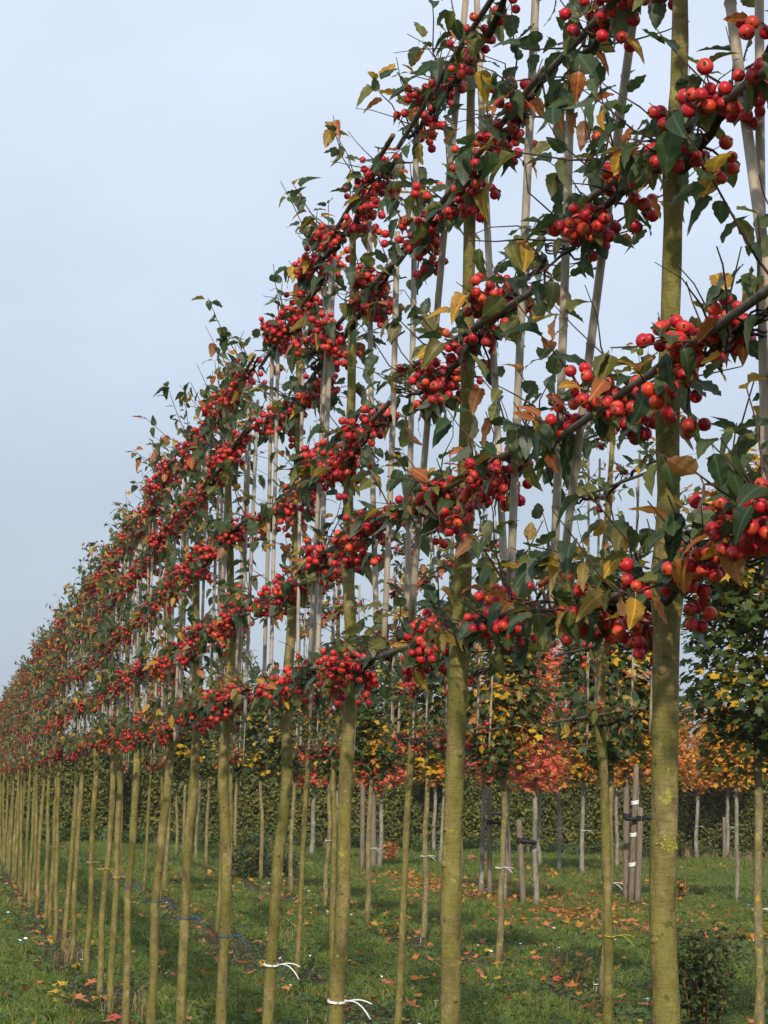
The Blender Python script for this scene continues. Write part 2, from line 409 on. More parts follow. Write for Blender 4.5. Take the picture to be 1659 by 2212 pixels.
# ------------------------------------------------------------------ crab apple espalier
TIERS = [1.975, 2.325, 2.69, 3.04, 3.35]
TIERS_NEAR = [1.995, 2.335, 2.70, 3.08, 3.42]
def wobble(rng, n, amp):
    a = np.cumsum(np.array([[rng.gauss(0, 1), rng.gauss(0, 1), rng.gauss(0, 1)] for _ in range(n)]), axis=0)
    a -= np.linspace(0, 1, n)[:, None]*a[-1]
    return a*amp/max(1, math.sqrt(n))
def gen_crab(seed, apples=28, leaves=34, trunk=None, canes=None, tiers=TIERS, half=.77, shoots=1.0, girth=1.0, mul=None):
    """local frame: y along the row, z up"""
    rng = random.Random(seed)
    G = {}; apples0, leaves0 = apples, leaves
    if trunk is None:
        zs = np.array([-.06, .25, .6, .95, 1.3, 1.65, 1.95, 2.3, 2.6, 2.95, 3.38]); lx, ly = rng.gauss(0, .008), rng.gauss(0, .012)
        wb = wobble(rng, len(zs), .045)
        trunk = np.column_stack([wb[:, 0]+lx*zs, wb[:, 1]+ly*zs, zs])
    trunk = np.array(trunk, float)
    zf = np.linspace(trunk[0, 2], trunk[-1, 2], 46)
    P = np.column_stack([np.interp(zf, trunk[:, 2], trunk[:, i]) for i in (0, 1)]+[zf])
    rad = np.interp(zf, [-.06, .05, .5, 1.95, 2.4, 2.95, 3.45], np.array([.031, .0265, .0240, .0218, .0175, .0140, .0085])*girth)
    rad = rad*(1+np.array([rng.gauss(0, .035) for _ in zf]))
    bend = np.cumsum(np.array([[rng.gauss(0, 1), rng.gauss(0, 1)] for _ in zf]), axis=0); bend -= np.linspace(0, 1, len(zf))[:, None]*bend[-1]
    P[:, :2] += bend*.0011
    for zt in tiers: rad *= 1+.34*np.exp(-((zf-zt+.03)/.035)**2)
    G['trunk'] = (P, rad)
    at = lambda z: np.array([np.interp(z, P[:, 2], P[:, 0]), np.interp(z, P[:, 2], P[:, 1]), z])
    G['knots'] = [(at(z)+np.array((math.cos(a_), math.sin(a_), 0))*np.interp(z, zf, rad)*.82, rng.uniform(.006, .011)) for z, a_ in
                  [(rng.uniform(.3, 1.85), rng.uniform(0, 6.28)) for _ in range(9)]]
    G['bars'] = []; G['branches'] = []
    taken = np.zeros((0, 3))
    tiers = [z+rng.gauss(0, .014) for z in tiers]
    for ti, zt in enumerate(tiers):
        x0 = -.026 + rng.uniform(-.006, .006)
        if mul: apples, leaves = int(apples0*mul[ti][0]), int(leaves0*mul[ti][1])
        sag = rng.gauss(0, .020)
        base = at(zt)
        G['bars'].append((np.array((base[0]+x0, base[1]-half-.03, zt-sag)), np.array((base[0]+x0+rng.uniform(-.01, .01), base[1]+half+.03, zt+sag))))
        for sgn in (-1, 1):
            n = 15; s_ = np.linspace(0, 1, n)
            start = at(zt-rng.uniform(.02, .055)); end = np.array((base[0]+x0*.2, base[1]+sgn*half*rng.uniform(.94, 1.03), zt+rng.uniform(-.02, .03)))
            BP = start+(end-start)*s_[:, None]; BP[:, 2] = start[2]+(end[2]-start[2])*(1-(1-s_)**2.6)
            BP = BP+wobble(rng, n, .020)+np.array([[rng.gauss(0, .0022) for _ in range(3)] for _ in range(n)])
            BR = np.linspace(.0100, .0040, n)*np.array([rng.uniform(.86, 1.2) for _ in range(n)])
            tw = []; ap = []; lv = []
            def leafset(pos, d, count, spread=.8):
                for _ in range(count):
                    off = np.array([rng.gauss(0, 1) for _ in range(3)])
                    dd = nrm(nrm(d)*.35+nrm(off)*spread+np.array((0, 0, -rng.uniform(.0, .95))))
                    nn = nrm(np.array((rng.gauss(-.1, .45), rng.gauss(-.25, .45), 1.0)))
                    k = rng.random()
                    cl = 'green' if k < .62 else 'olive' if k < .84 else 'yellow' if k < .92 else 'orange'
                    lv.append((pos.copy(), frame(dd, nn), rng.triangular(.030, .070, .050), cl, rng.randrange(6), rng.random()))
            def fruit(pos, count):
                nonlocal taken
                for _ in range(count):
                    for tr_ in range(8):
                        hd = nrm(np.array((rng.gauss(0, .75), rng.gauss(0, .75), rng.gauss(-.55, .6))))
                        k = rng.randrange(4); Lk = (.018+.0101, .026+.0098, .034+.0094, .022+.0104)[k]
                        s2 = rng.triangular(.70, 1.12, .96); c_ = pos+hd*Lk*s2
                        if len(taken) and np.min(np.sum((taken[-70:]-c_)**2, axis=1)) < (.0195)**2: continue
                        dtr = np.hypot(*(at(c_[2])[:2]-c_[:2]))
                        if dtr < .032: continue
                        taken = np.vstack([taken, c_])
                        zax = -hd; xr = nrm(np.cross((rng.gauss(0, 1), rng.gauss(0, 1), .3), zax)); yr = np.cross(zax, xr)
                        ap.append((pos.copy(), np.column_stack([xr, yr, zax]), s2, k, rng.random())); break
            top = ti == len(tiers)-1
            n_short = max(7, int(apples/4.6)); cl_left = apples
            ss = sorted(rng.uniform(.06, 1.0) for _ in range(n_short))
            for s1 in ss:
                i = s1*(n-1); j = min(int(i), n-2); p = BP[j]+(BP[j+1]-BP[j])*(i-j)
                d = nrm(np.array((rng.gauss(-.25, .75), rng.gauss(0, .5), rng.gauss(.15, .75))))
                ln = rng.uniform(.02, .085)
                q = p+d*ln; mid = p+d*ln*.5+np.array([rng.gauss(0, .004) for _ in range(3)])
                tw.append(([p, mid, q], [.0032, .0026, .0022]))
                c_ = min(cl_left, rng.choice((2, 3, 4, 5, 6, 7, 9))); cl_left -= c_
                fruit(q, c_)
                if rng.random() < .5 and cl_left > 2: fruit(mid, 2); cl_left -= 2
                leafset(q, d, rng.choice((1, 1, 2, 2, 3)))
            left = max(0, leaves-len(lv))
            k = 0
            while left > 0 and k < 40:
                k += 1
                s1 = rng.uniform(.05, 1.0); i = s1*(n-1); j = min(int(i), n-2); p = BP[j]+(BP[j+1]-BP[j])*(i-j)
                d = nrm(np.array((rng.gauss(-.2, .55), rng.gauss(0, .65), rng.uniform(-.1, 1.0)+(.4 if top else 0))))
                ln = rng.triangular(.08, .34, .16)*shoots*(1.15 if top else 1.0)
                m_ = 5; u = np.linspace(0, 1, m_)
                TP = p+d*ln*u[:, None]+wobble(rng, m_, .018)+np.outer(u**2, (0, 0, rng.uniform(-.02, .05)))
                tw.append((TP, np.linspace(.0026, .0011, m_)))
                nl = min(left, max(2, int(ln/.03)))
                for _ in range(nl):
                    u1 = rng.uniform(.25, 1.0)*(m_-1); jj = min(int(u1), m_-2)
                    pp = TP[jj]+(TP[jj+1]-TP[jj])*(u1-jj)
                    leafset(pp, TP[-1]-TP[0], 1)
                left -= nl
            for _ in range(5):
                s1 = rng.uniform(.05, 1.0); i = s1*(n-1); j = min(int(i), n-2); p = BP[j]
                d = nrm(np.array((rng.gauss(-.2, .5), rng.gauss(0, .8), rng.uniform(-.2, .8)))); u = np.linspace(0, 1, 5)
                tw.append((p+d*rng.uniform(.10, .26)*u[:, None]+wobble(rng, 5, .025), np.linspace(.0022, .0008, 5)))
            G['branches'].append(dict(P=BP, R=BR, tw=tw, ap=ap, lv=lv))
    if canes is None:
        canes = []
        for s1 in (-.60, -.22, .26, .62):
            y0 = s1+rng.uniform(-.10, .10); tl = rng.gauss(0, .055)
            z0, z1 = tiers[0]-rng.uniform(.05, .13), tiers[-1]+rng.uniform(-.15, .16)
            x_ = .010+rng.uniform(-.006, .008)
            canes.append(((x_, y0-tl*.65, z0), (x_, y0+tl*.65, z1), rng.uniform(.0060, .0080)))
            if rng.random() < .25: canes.append(((x_+.012, y0+.02-tl*.5, z0+.02), (x_+.012, y0+.03+tl*.6, z1-.05), rng.uniform(.006, .008)))
    G['canes'] = canes
    return G

def cane_mesh(length, rad, seed, n=8, mt='bamboo'):
    rng = random.Random(seed); z = [0]; r_ = [rad]; tn_ = [.3]
    s_ = rng.uniform(.05, .18)
    while s_ < length-.04:
        z += [s_-.012, s_-.003, s_, s_+.003, s_+.012]; r_ += [rad, rad*1.06, rad*1.20, rad*1.04, rad]; tn_ += [0, .25, .9, .5, 0]
        s_ += rng.uniform(.17, .26)
    z.append(length); r_.append(rad*.94); tn_.append(.3)
    bend = rng.uniform(-.006, .006)
    P = [(bend*math.sin(math.pi*k/length), 0, k) for k in z]
    q = MB(); q.tube(P, r_, n, 0, tn_)
    return q.mesh('bamboo_cane', [mt])
def tie_mesh():
    q = MB(); an = np.linspace(0, 2*math.pi, 13)
    for dz in (-.003, .004): q.tube([(math.cos(a_)*.020, math.sin(a_)*.0115, dz+.003*math.sin(a_*2)) for a_ in an], .0021, 5, 0, cap=False)
    return q.mesh('cane_tie', ['black'])
TIE = tie_mesh()
def ribbon_mesh(colour, seed):
    th = 1.0 if colour == 'white' else .55
    rng = random.Random(seed); q = MB(); an = np.linspace(0, 2*math.pi, 19)
    for dz in (-.002, .002): q.tube([(math.cos(a_)*.0262, math.sin(a_)*.0262, dz*th+.004*math.sin(a_)) for a_ in an], .0022*th, 5, 0, cap=False)
    for k in (0, 1):
        u = np.linspace(0, 1, 7); ln = rng.uniform(.06, .10)
        P = np.column_stack([.026+u*ln*.75, -.012-u*ln*.55, .012*np.sin(u*2.2)-u*u*(.012+.045*k)])
        q.tube(P, .0024*th, 5, 0)
    return q.mesh('ribbon_tie', ['rib_'+colour])
RIB = {c_: ribbon_mesh(c_, i) for i, c_ in enumerate(('white', 'blue', 'gold'))}

def place_cane(name, p0, p1, rad, parent, seed, hi=True):
    p0 = Vector(p0); p1 = Vector(p1); d = p1-p0
    o = link(name, cane_mesh(d.length, rad, seed, 8 if hi else 5, 'bamboo_dark' if name == 'crossbar_cane' else 'bamboo'), parent, p0)
    o.rotation_mode = 'QUATERNION'; o.rotation_quaternion = d.to_track_quat('Z', 'Y')
    return o
def trunk_mesh(G, hi=True, material='bark'):
    q = MB(); P, rad = G['trunk']
    if not hi: P, rad = P[::2], rad[::2]
    q.tube(P, rad, 14 if hi else 8, 0)
    if hi:
        for p, r_ in G['knots']:
            out_ = nrm(p-np.array((np.interp(p[2], P[:, 2], P[:, 0]), np.interp(p[2], P[:, 2], P[:, 1]), p[2])))
            q.tube([p-out_*.006, p+out_*r_*.25, p+out_*r_*.75, p+out_*r_*.95], [r_*1.25, r_*1.05, r_*.7, r_*.3], 8, 0)
    return q.mesh('trunk', [material])
def branch_mesh(br, hi=True):
    q = MB(); o = br['P'][0]
    q.tube(br['P']-o, br['R'], 8 if hi else 5, 0)
    for P, rad in br['tw']: q.tube(np.array(P)-o, rad, 4 if hi else 3, 1, cap=False)
    return q.mesh('branch', ['branch', 'twig'])

def build_crab(name, G, loc, label, group, seed, hi=True, ribbon=None, ribbon_z=.98, cap=300):
    rt = random.Random(seed*7)
    root = thing(name, loc, label, 'tree', group)
    link('trunk', trunk_mesh(G, hi), root)
    for i, (p0, p1) in enumerate(G['bars']): place_cane('crossbar_cane', p0, p1, .0074, root, seed*31+i, hi)
    for i, (p0, p1, r_) in enumerate(G['canes']):
        place_cane('bamboo_cane', p0, p1, r_, root, seed*57+i, hi)
        if hi:
            p0 = np.array(p0); p1 = np.array(p1)
            for a, b_ in G['bars']:
                zt = (a[2]+b_[2])/2; u = (zt-p0[2])/(p1[2]-p0[2])
                if 0 < u < 1:
                    c_ = p0+(p1-p0)*u
                    o = link('cane_tie', TIE, root, (c_[0]-.018, c_[1], zt)); o.rotation_euler = (rt.uniform(-.5, .5), rt.uniform(-.25, .25), rt.uniform(-.2, .2))
    P, _ = G['trunk']
    if ribbon:
        o = link('ribbon_tie', RIB[ribbon], root, (np.interp(ribbon_z, P[:, 2], P[:, 0]), np.interp(ribbon_z, P[:, 2], P[:, 1]), ribbon_z))
    na = nl = 0
    allA = MB(); allL = MB()
    order = list(range(len(G['branches'])))
    bobj = [link('branch', branch_mesh(G['branches'][i], hi), root, G['branches'][i]['P'][0]) for i in order]
    # the biggest-showing pieces become parts of their own, the rest is joined
    if hi:
        per = max(1, cap//len(order))
        for i in order:
            br = G['branches'][i]; o0 = br['P'][0]
            for k, (p, Rm, s_, kk, tn_) in enumerate(br['ap']):
                if k < per:
                    o = bpy.data.objects.new('apple', APP_ME[kk]); COL.objects.link(o); o.parent = bobj[i]
                    o.location = p-o0; o.rotation_mode = 'QUATERNION'; o.rotation_quaternion = quat(Rm); o.scale = (s_,)*3
                else: put_apple(allA, APP[kk], p, Rm, s_, tn_)
            for k, (p, Rm, s_, cl, sh, tn_) in enumerate(br['lv']):
                if k < per:
                    o = bpy.data.objects.new('leaf', LEAF_ME[(cl, sh)]); COL.objects.link(o); o.parent = bobj[i]
                    o.location = p-o0; o.rotation_mode = 'QUATERNION'; o.rotation_quaternion = quat(Rm); o.scale = (s_,)*3
                else: put(allL, LEAF_HI[sh], p, Rm, s_, LCLS.index(cl), tn_)
    else:
        for br in G['branches']:
            for p, Rm, s_, kk, tn_ in br['ap']: put_apple(allA, APP_LO[kk % 2], p, Rm, s_, tn_)
            for p, Rm, s_, cl, sh, tn_ in br['lv']: put(allL, LEAF_LO[sh % 3], p, Rm, s_*1.05, LCLS.index(cl), tn_)
    if allA.n: tag(link('fruit', allA.mesh('fruit', ['apple', 'calyx', 'stalk']), root), kind='stuff')
    if allL.n: tag(link('foliage', allL.mesh('foliage', LCLS), root), kind='stuff')
    return root
def copy_tree(src, loc, rz, label, group, scale=(1, 1, 1)):
    r_ = src.copy(); COL.objects.link(r_); r_.location = loc; r_.rotation_euler = (0, 0, rz); r_.scale = scale
    r_['label'] = label; r_['group'] = group
    for ch in src.children:
        c_ = ch.copy(); COL.objects.link(c_); c_.parent = r_
        for g_ in ch.children:
            d_ = g_.copy(); COL.objects.link(d_); d_.parent = c_
    return r_

# ------------------------------------------------------------------ ground
def ground():
    xs = np.concatenate([[-900, -300, -100, -45], np.arange(-20, 46, 1.0), [70, 140, 350, 900]])
    ys = np.concatenate([[-300, -60, -15], np.arange(-4, 92, 1.0), [130, 220, 420, 1200]])
    rng = np.random.default_rng(5)
    X, Y = np.meshgrid(xs, ys, indexing='ij'); Z = rng.normal(0, .008, X.shape)-.01
    V = np.column_stack([X.ravel(), Y.ravel(), Z.ravel()]); n = len(ys); Fc = []
    for i in range(len(xs)-1):
        for j in range(n-1):
            a = i*n+j; Fc += [(a, a+n, a+n+1), (a, a+n+1, a+1)]
    q = MB(); q.add(V, Fc)
    tag(link('ground', q.mesh('ground', ['ground'])), 'grassy nursery ground with strips of bare soil under the tree rows', kind='structure')
ground()

# ------------------------------------------------------------------ row one: the espaliers in front
X1 = 1.18
PXS = [1427, 982, 736, 596, 482, 413, 346, 291]
Y1 = [row_y(x, X1) for x in PXS]
print('row one Y', [round(y, 2) for y in Y1])
def trace(pts, X, y0):
    out_ = []
    for x, y in pts:
        p = on_row(x, y, X); out_.append((0, p.y-y0, p.z))
    return out_
def lift(tr, z0=-.06, z1=3.45):
    tr = sorted(tr, key=lambda p: p[2])
    (a, b_) = (tr[0], tr[1]); k = (z0-a[2])/(b_[2]-a[2]) if abs(b_[2]-a[2]) > 1e-6 else 0
    tr = [p for p in tr if z0 < p[2] < z1]
    return [(0, tr[0][1], z0)]+tr+[(0, tr[-1][1]*.9, z1)]
TRA = [(1432, 2212), (1424, 1950), (1428, 1690), (1431, 1400), (1438, 1100), (1439, 850), (1446, 600), (1454, 330), (1463, 100), (1466, -60)]
TRB = [(970, 2212), (974, 1950), (982, 1690), (990, 1400), (1000, 1100), (1006, 850), (1012, 600), (1017, 330), (1020, 200)]
def cpx(a, b_, X, y0, r_):
    p, q = on_row(*a, X), on_row(*b_, X)
    if p.z > q.z: p, q = q, p
    return ((p.x-X1, p.y-y0, p.z), (q.x-X1, q.y-y0, q.z), r_)
XC = X1+.010
CANA = [cpx((1245, -300), (1190, 1392), XC, Y1[0], .0090), cpx((1400, -200), (1206, 1310), XC, Y1[0], .0086),
        cpx((1545, -250), (1700, 890), XC, Y1[0], .0095), cpx((1640, -300), (1660, 1250), X1+.04, Y1[0], .008)]
CANB = [cpx((1166, -190), (1098, 1390), XC, Y1[1], .0092), cpx((1030, 0), (1098, 1385), X1+.035, Y1[1], .0085),
        cpx((1008, -20), (884, 1385), XC, Y1[1], .0088), cpx((900, 225), (879, 1330), XC, Y1[1], .0080)]
CANC = [cpx((858, 500), (828, 1420), XC, Y1[2], .0085), cpx((798, 440), (815, 1405), X1+.03, Y1[2], .0085),
        cpx((722, 560), (684, 1470), XC, Y1[2], .0080), cpx((715, 590), (668, 1450), XC-.012, Y1[2], .0072)]
GRP = 'espaliered crab apples in the long front row'
near_specs = [
    (11, dict(trunk=lift(trace(TRA, X1, Y1[0])), canes=CANA, tiers=TIERS_NEAR, apples=62, leaves=108, shoots=1.1, girth=1.02, mul=[(1.6, 1.35), (1.15, 1.1), (1.1, 1.0), (1.1, 1.1), (1, 1)]), None, 'espaliered crab apple with the stoutest mossy trunk, a yellow lichen spot on its bark'),
    (12, dict(trunk=lift(trace(TRB, X1, Y1[1])), canes=CANB, tiers=TIERS_NEAR, apples=76, leaves=84, girth=1.0, mul=[(1.3, 1.35), (1.1, 1), (1.1, 1), (1, 1), (.9, 1.2)]), None, 'espaliered crab apple with thick green-brown trunk and no ribbon, beside the one with lichen spot'),
    (13, dict(canes=CANC, tiers=TIERS_NEAR, apples=86, leaves=66, girth=.93), 'white', 'espaliered crab apple with reddish patch on its trunk and white ribbon tied low'),
    (14, dict(apples=86, leaves=66, girth=.93), 'white', 'espaliered crab apple with white ribbon, next to the blue-ribboned trees'),
    (15, dict(apples=86, leaves=66), 'blue', 'espaliered crab apple with blue ribbon, next to a white-ribboned tree'),
    (16, dict(apples=86, leaves=66), 'blue', 'espaliered crab apple with blue ribbon, second of the blue-ribboned trees from the white ones'),
    (17, dict(apples=86, leaves=66, girth=1.05), 'blue', 'espaliered crab apple with blue ribbon and straw stalks at its foot'),
    (18, dict(apples=86, leaves=66), 'blue', 'espaliered crab apple with blue ribbon, next to the yellow-ribboned trees'),
]
for i, (seed, kw, rib, lab) in enumerate(near_specs):
    G = gen_crab(seed, **kw)
    if i == 0: G_A = G
    build_crab('crab_apple_tree', G, (X1, Y1[i], 0), lab, GRP, i+1, True, rib)

def lichen_patch(root, px, py, size):
    p_ = on_row(px, py, X1); rng = random.Random(4); q = MB(); loc = p_-root.location
    TP = G_A['trunk'][0]; tx, ty = (np.interp(loc.z, TP[:, 2], TP[:, k]) for k in (0, 1)); rt = np.interp(loc.z, TP[:, 2], G_A['trunk'][1])
    f_ = nrm(np.array((-p_.x, -p_.y, 0))); s_ = np.array((-f_[1], f_[0], 0)); d = nrm(f_-s_*-.45); sd_ = np.array((-d[1], d[0], 0)); c_ = np.array((tx, ty, loc.z))+d*(rt*.99)
    for _ in range(70):
        a_, r_ = rng.uniform(0, 6.28), size*math.sqrt(rng.random()); w_ = math.cos(a_)*r_*1.3
        o_ = c_+sd_*w_+np.array((0, 0, math.sin(a_)*r_*.7))-d*(w_*w_*22)
        put(q, LEAF_LO[rng.randrange(3)], o_+d*rng.uniform(0, .001), frame(sd_*rng.gauss(0, 1)+np.array((0, 0, rng.gauss(0, 1))), d+sd_*rng.gauss(0, .15)), rng.uniform(.003, .0055), 0, rng.random())
    link('lichen_patch', q.mesh('lichen_patch', ['lichen']), root)
lichen_patch(S.objects['crab_apple_tree'], 1412, 1823, .013)
variants = []
far_y = []
y = Y1[-1]
rngF = random.Random(77)
for k in range(30):
    y += 1.57+rngF.gauss(0, .05); far_y.append(y)
VAR_G = [gen_crab(100+k, apples=84, leaves=96, shoots=1.0) for k in range(6)]
FAR_LAB = 'slender espaliered crab apple laden with red fruit, farther down the long front row'
YEL_LAB = 'espaliered crab apple with yellow ribbon tied round its slender trunk'
for k, yy in enumerate(far_y):
    x = X1+rngF.gauss(0, .012)
    lab = FAR_LAB
    if k < 6: variants.append(build_crab('crab_apple_tree', VAR_G[k], (x, yy, 0), lab, GRP, 200+k, False)); root = variants[-1]
    else: root = copy_tree(variants[rngF.randrange(6)], (x, yy, 0), rngF.choice((0, math.pi)), lab, GRP, (1, 1, rngF.uniform(.97, 1.03)))
for k in (0, 1, 2, 5):                                       # ribbons on some of the next trees
    root = [o for o in S.objects if o.name.startswith('crab_apple_tree') and abs(o.location.y-far_y[k]) < .01][0]
    link('ribbon_tie', RIB['gold'], root, (0, 0, .98)); root['label'] = YEL_LAB
# the tree just outside the frame, whose shade falls along the row
copy_tree(variants[2], (X1, Y1[0]-1.57, 0), 0, 'espaliered crab apple at the near end of the long front row', GRP)

# ------------------------------------------------------------------ row two: crab apples behind
X2 = 3.05
GRP2 = 'espaliered crab apples in the second row'
Gs = [gen_crab(300, apples=6, leaves=62, shoots=1.25), gen_crab(301, apples=26, leaves=66), gen_crab(302, apples=26, leaves=64)]
r2 = [(1321, 0, 'leafy crab apple with few fruit, twin trunk to a pale maple stem beside it'),
      (1003, 1, 'crab apple of the second row hidden behind the thick ribbonless trunk'),
      (874, 2, 'slender crab apple of the second row with olive trunk and yellow ribbon')]
SRC2 = []
for px, gi, lab in r2:
    o = build_crab('crab_apple_tree', Gs[gi], (X2, row_y(px, X2), 0), lab, GRP2, 400+gi, False); SRC2.append(o)
    if gi != 1: link('ribbon_tie', RIB['gold'], o, (0, 0, .98))
for px, k in ((735, 1), (640, 2), (500, 1), (478, 2), (357, 1), (318, 2), (268, 1)):
    copy_tree(SRC2[k], (X2+rngF.gauss(0, .03), row_y(px, X2), 0), 0, 'slender crab apple of the second row seen between the front trunks', GRP2)

# ------------------------------------------------------------------ maples and other trees behind
def gen_crown(seed, zb, zt, rad, pal, n, lsize, clump=.14):
    """pal: list of (material, weight at the bottom, weight at the top)"""
    rng = random.Random(seed); C = []; zc = (zb+zt)/2; hz = (zt-zb)/2
    while len(C) < max(30, n//16):
        x, y, z = (rng.uniform(-1, 1) for _ in range(3))
        if (abs(x)**2+abs(y)**2) > 1 or (x*x+y*y+abs(z)**4) > 1.1: continue
        if x*x+y*y < .18 and abs(z) < .75 and rng.random() < .8: continue
        tp = 1-.30*max(0, z)**2
        C.append((x*rad*tp, y*rad*tp, zc+z*hz, rng.random()))
    out_ = []
    for _ in range(n):
        cx, cy, cz, cr_ = rng.choice(C)
        p = np.array((cx+rng.gauss(0, clump*.55), cy+rng.gauss(0, clump*.55), cz+rng.gauss(0, clump*.6)))
        o_ = nrm(np.array((p[0], p[1], .15)))
        nn = nrm(o_*.7+np.array((rng.gauss(0, .4), rng.gauss(0, .4), .75)))
        dd = nrm(o_*.5+np.array((rng.gauss(0, .6), rng.gauss(0, .6), -rng.uniform(.1, 1.0))))
        u = min(1, max(0, (p[2]-zb)/(zt-zb)))**1.7
        wts = [w0+(w1-w0)*u for _, w0, w1 in pal]
        k = (cr_*.72+rng.random()*.28)*sum(wts); i = 0
        while i < len(wts)-1 and k > wts[i]: k -= wts[i]; i += 1
        out_.append((p, frame(dd, nn), lsize*rng.uniform(.65, 1.25), i, rng.random()))
    return out_
MAPLE_ME = {}
def maple_me(mt, sh):
    if (mt, sh) not in MAPLE_ME:
        q = MB(); q.add(*MAPLE[sh], 0, 0.0); MAPLE_ME[(mt, sh)] = q.mesh('maple_leaf', [mt])
    return MAPLE_ME[(mt, sh)]
def build_tree(name, loc, label, cat, group, seed, zb, zt, rad, pal, n, lsize, bk, r0, single=0, lean=(0, 0), tpl=None):
    rng = random.Random(seed); root = thing(name, loc, label, cat, group)
    zs = np.linspace(-.06, zt-.25, 14); wb = wobble(rng, 14, .05)
    P = np.column_stack([wb[:, 0]+lean[0]*zs, wb[:, 1]+lean[1]*zs, zs])
    rr = np.interp(zs, [-.06, .08, .4, zb, zt], [r0*1.35, r0*1.12, r0, r0*.82, r0*.25])
    q = MB(); q.tube(P, rr, 10, 0); link('trunk', q.mesh('trunk', [bk]), root)
    q = MB()
    for _ in range(16):
        z = rng.uniform(zb, zt-.4); b0 = np.array((np.interp(z, zs, P[:, 0]), np.interp(z, zs, P[:, 1]), z)); a_ = rng.uniform(0, 6.28)
        e_ = b0+np.array((math.cos(a_)*rad*.75, math.sin(a_)*rad*.75, rng.uniform(.1, .35)))
        q.tube([b0, (b0+e_)/2+np.array((0, 0, .05)), e_], [r0*.3, r0*.18, r0*.08], 4, 0, cap=False)
    link('limbs', q.mesh('limbs', ['branch']), root)
    cr_ = gen_crown(seed+1, zb, zt, rad, pal, n, lsize)
    if single:
        cr_.sort(key=lambda l: l[0] @ np.array((-math.sin(R(20)), -math.cos(R(20)), .1)), reverse=True)   # outermost towards the open side
    names_ = [p[0] for p in pal]; q = MB()
    for k, (p, Rm, s_, i, tn_) in enumerate(cr_):
        if k < single*2 and k % 2 == 0:
            o = bpy.data.objects.new('leaf', maple_me(names_[i], k % 3)); COL.objects.link(o); o.parent = root
            o.location = p; o.rotation_mode = 'QUATERNION'; o.rotation_quaternion = quat(Rm); o.scale = (s_,)*3
        else: put(q, MAPLE[k % 3], p, Rm, s_, i, tn_)
    tag(link('crown', q.mesh('crown', names_), root), kind='stuff')
    return root

GM = [('m_green', 6.5, 4.2), ('m_yellow', 1.5, 2.4), ('m_orange', .6, .6)]
GMY = [('m_green', 9, .6), ('m_yellow', 1.1, 4.5), ('m_orange', .3, .9)]
OR = [('m_yellow', 2, 2), ('m_orange', 3, 3), ('m_pink', .8, 1.2)]
YO = [('m_green', 1.6, .2), ('m_yellow', 1.6, 2.0), ('m_orange', 3, 3)]
PK = [('m_orange', 1.2, 1.0), ('m_pink', 4, 4), ('m_purple', .3, 0)]
PU = [('m_purple', 3, 2), ('m_pink', 1, 1), ('m_yellow', 1, 1.5)]
GR3 = 'young maples with green and yellow crowns in the row behind'
p = Vector((5.1, row_y(1637, 5.1), 0))
build_tree('maple_tree', p, 'tall maple with a golden top, white ribbon and yellow lichen on its pale stem', 'tree', GR3, 500, 1.90, 3.78, .47, GMY, 4800, .072, 'bark_lichen', .031, single=290)
link('ribbon_tie', RIB['white'], S.objects['maple_tree'], (0, 0, .94))
row3 = [(1305, 2164, 'young maple whose pale stem stands against the leafy crab apple trunk'), (1073, 2091, 'young maple with pale lichened stem in front of the staked red-leaved trees'),
        (911, 2035, 'young maple with bright yellow lichen covering its stem'), (793, 1999, 'young maple with spotted pale stem, next to the reddish-barked crab apple'),
        (703, 1961, 'young maple with yellow lichen bands up its stem, in the row behind')]
for i, (px, py, lab) in enumerate(row3):
    p = on_ground(px, py)
    o = build_tree('maple_tree', p, lab, 'tree', GR3, 510+i, 1.86, 3.5, .40, GM, 3200, .074, 'bark_lichen', .032, single=200 if i < 2 else 0)
    link('ribbon_tie', RIB['white'], o, (0, 0, .94)).scale = (1.25, 1.25, 1)
row3b = [(630, 1934), (561, 1906), (505, 1894), (445, 1869), (424, 1861), (395, 1851), (380, 1849), (356, 1929), (240, 1826)]
src = None
for i, (px, py) in enumerate(row3b):
    p = on_ground(px, py)
    if i < 3:
        src = build_tree('maple_tree', p, 'slim young maple with yellow-green crown seen between the front trunks', 'tree', 'distant young maples', 530+i, 1.9, 3.5, .42, GM if i else GMY, 2000, .088, 'bark_lichen', .036)
        if i == 0: src0 = src
    else: copy_tree(src if i % 2 else src0, p, i*1.3, 'slim young maple with yellow-green crown seen between the front trunks', 'distant young maples')

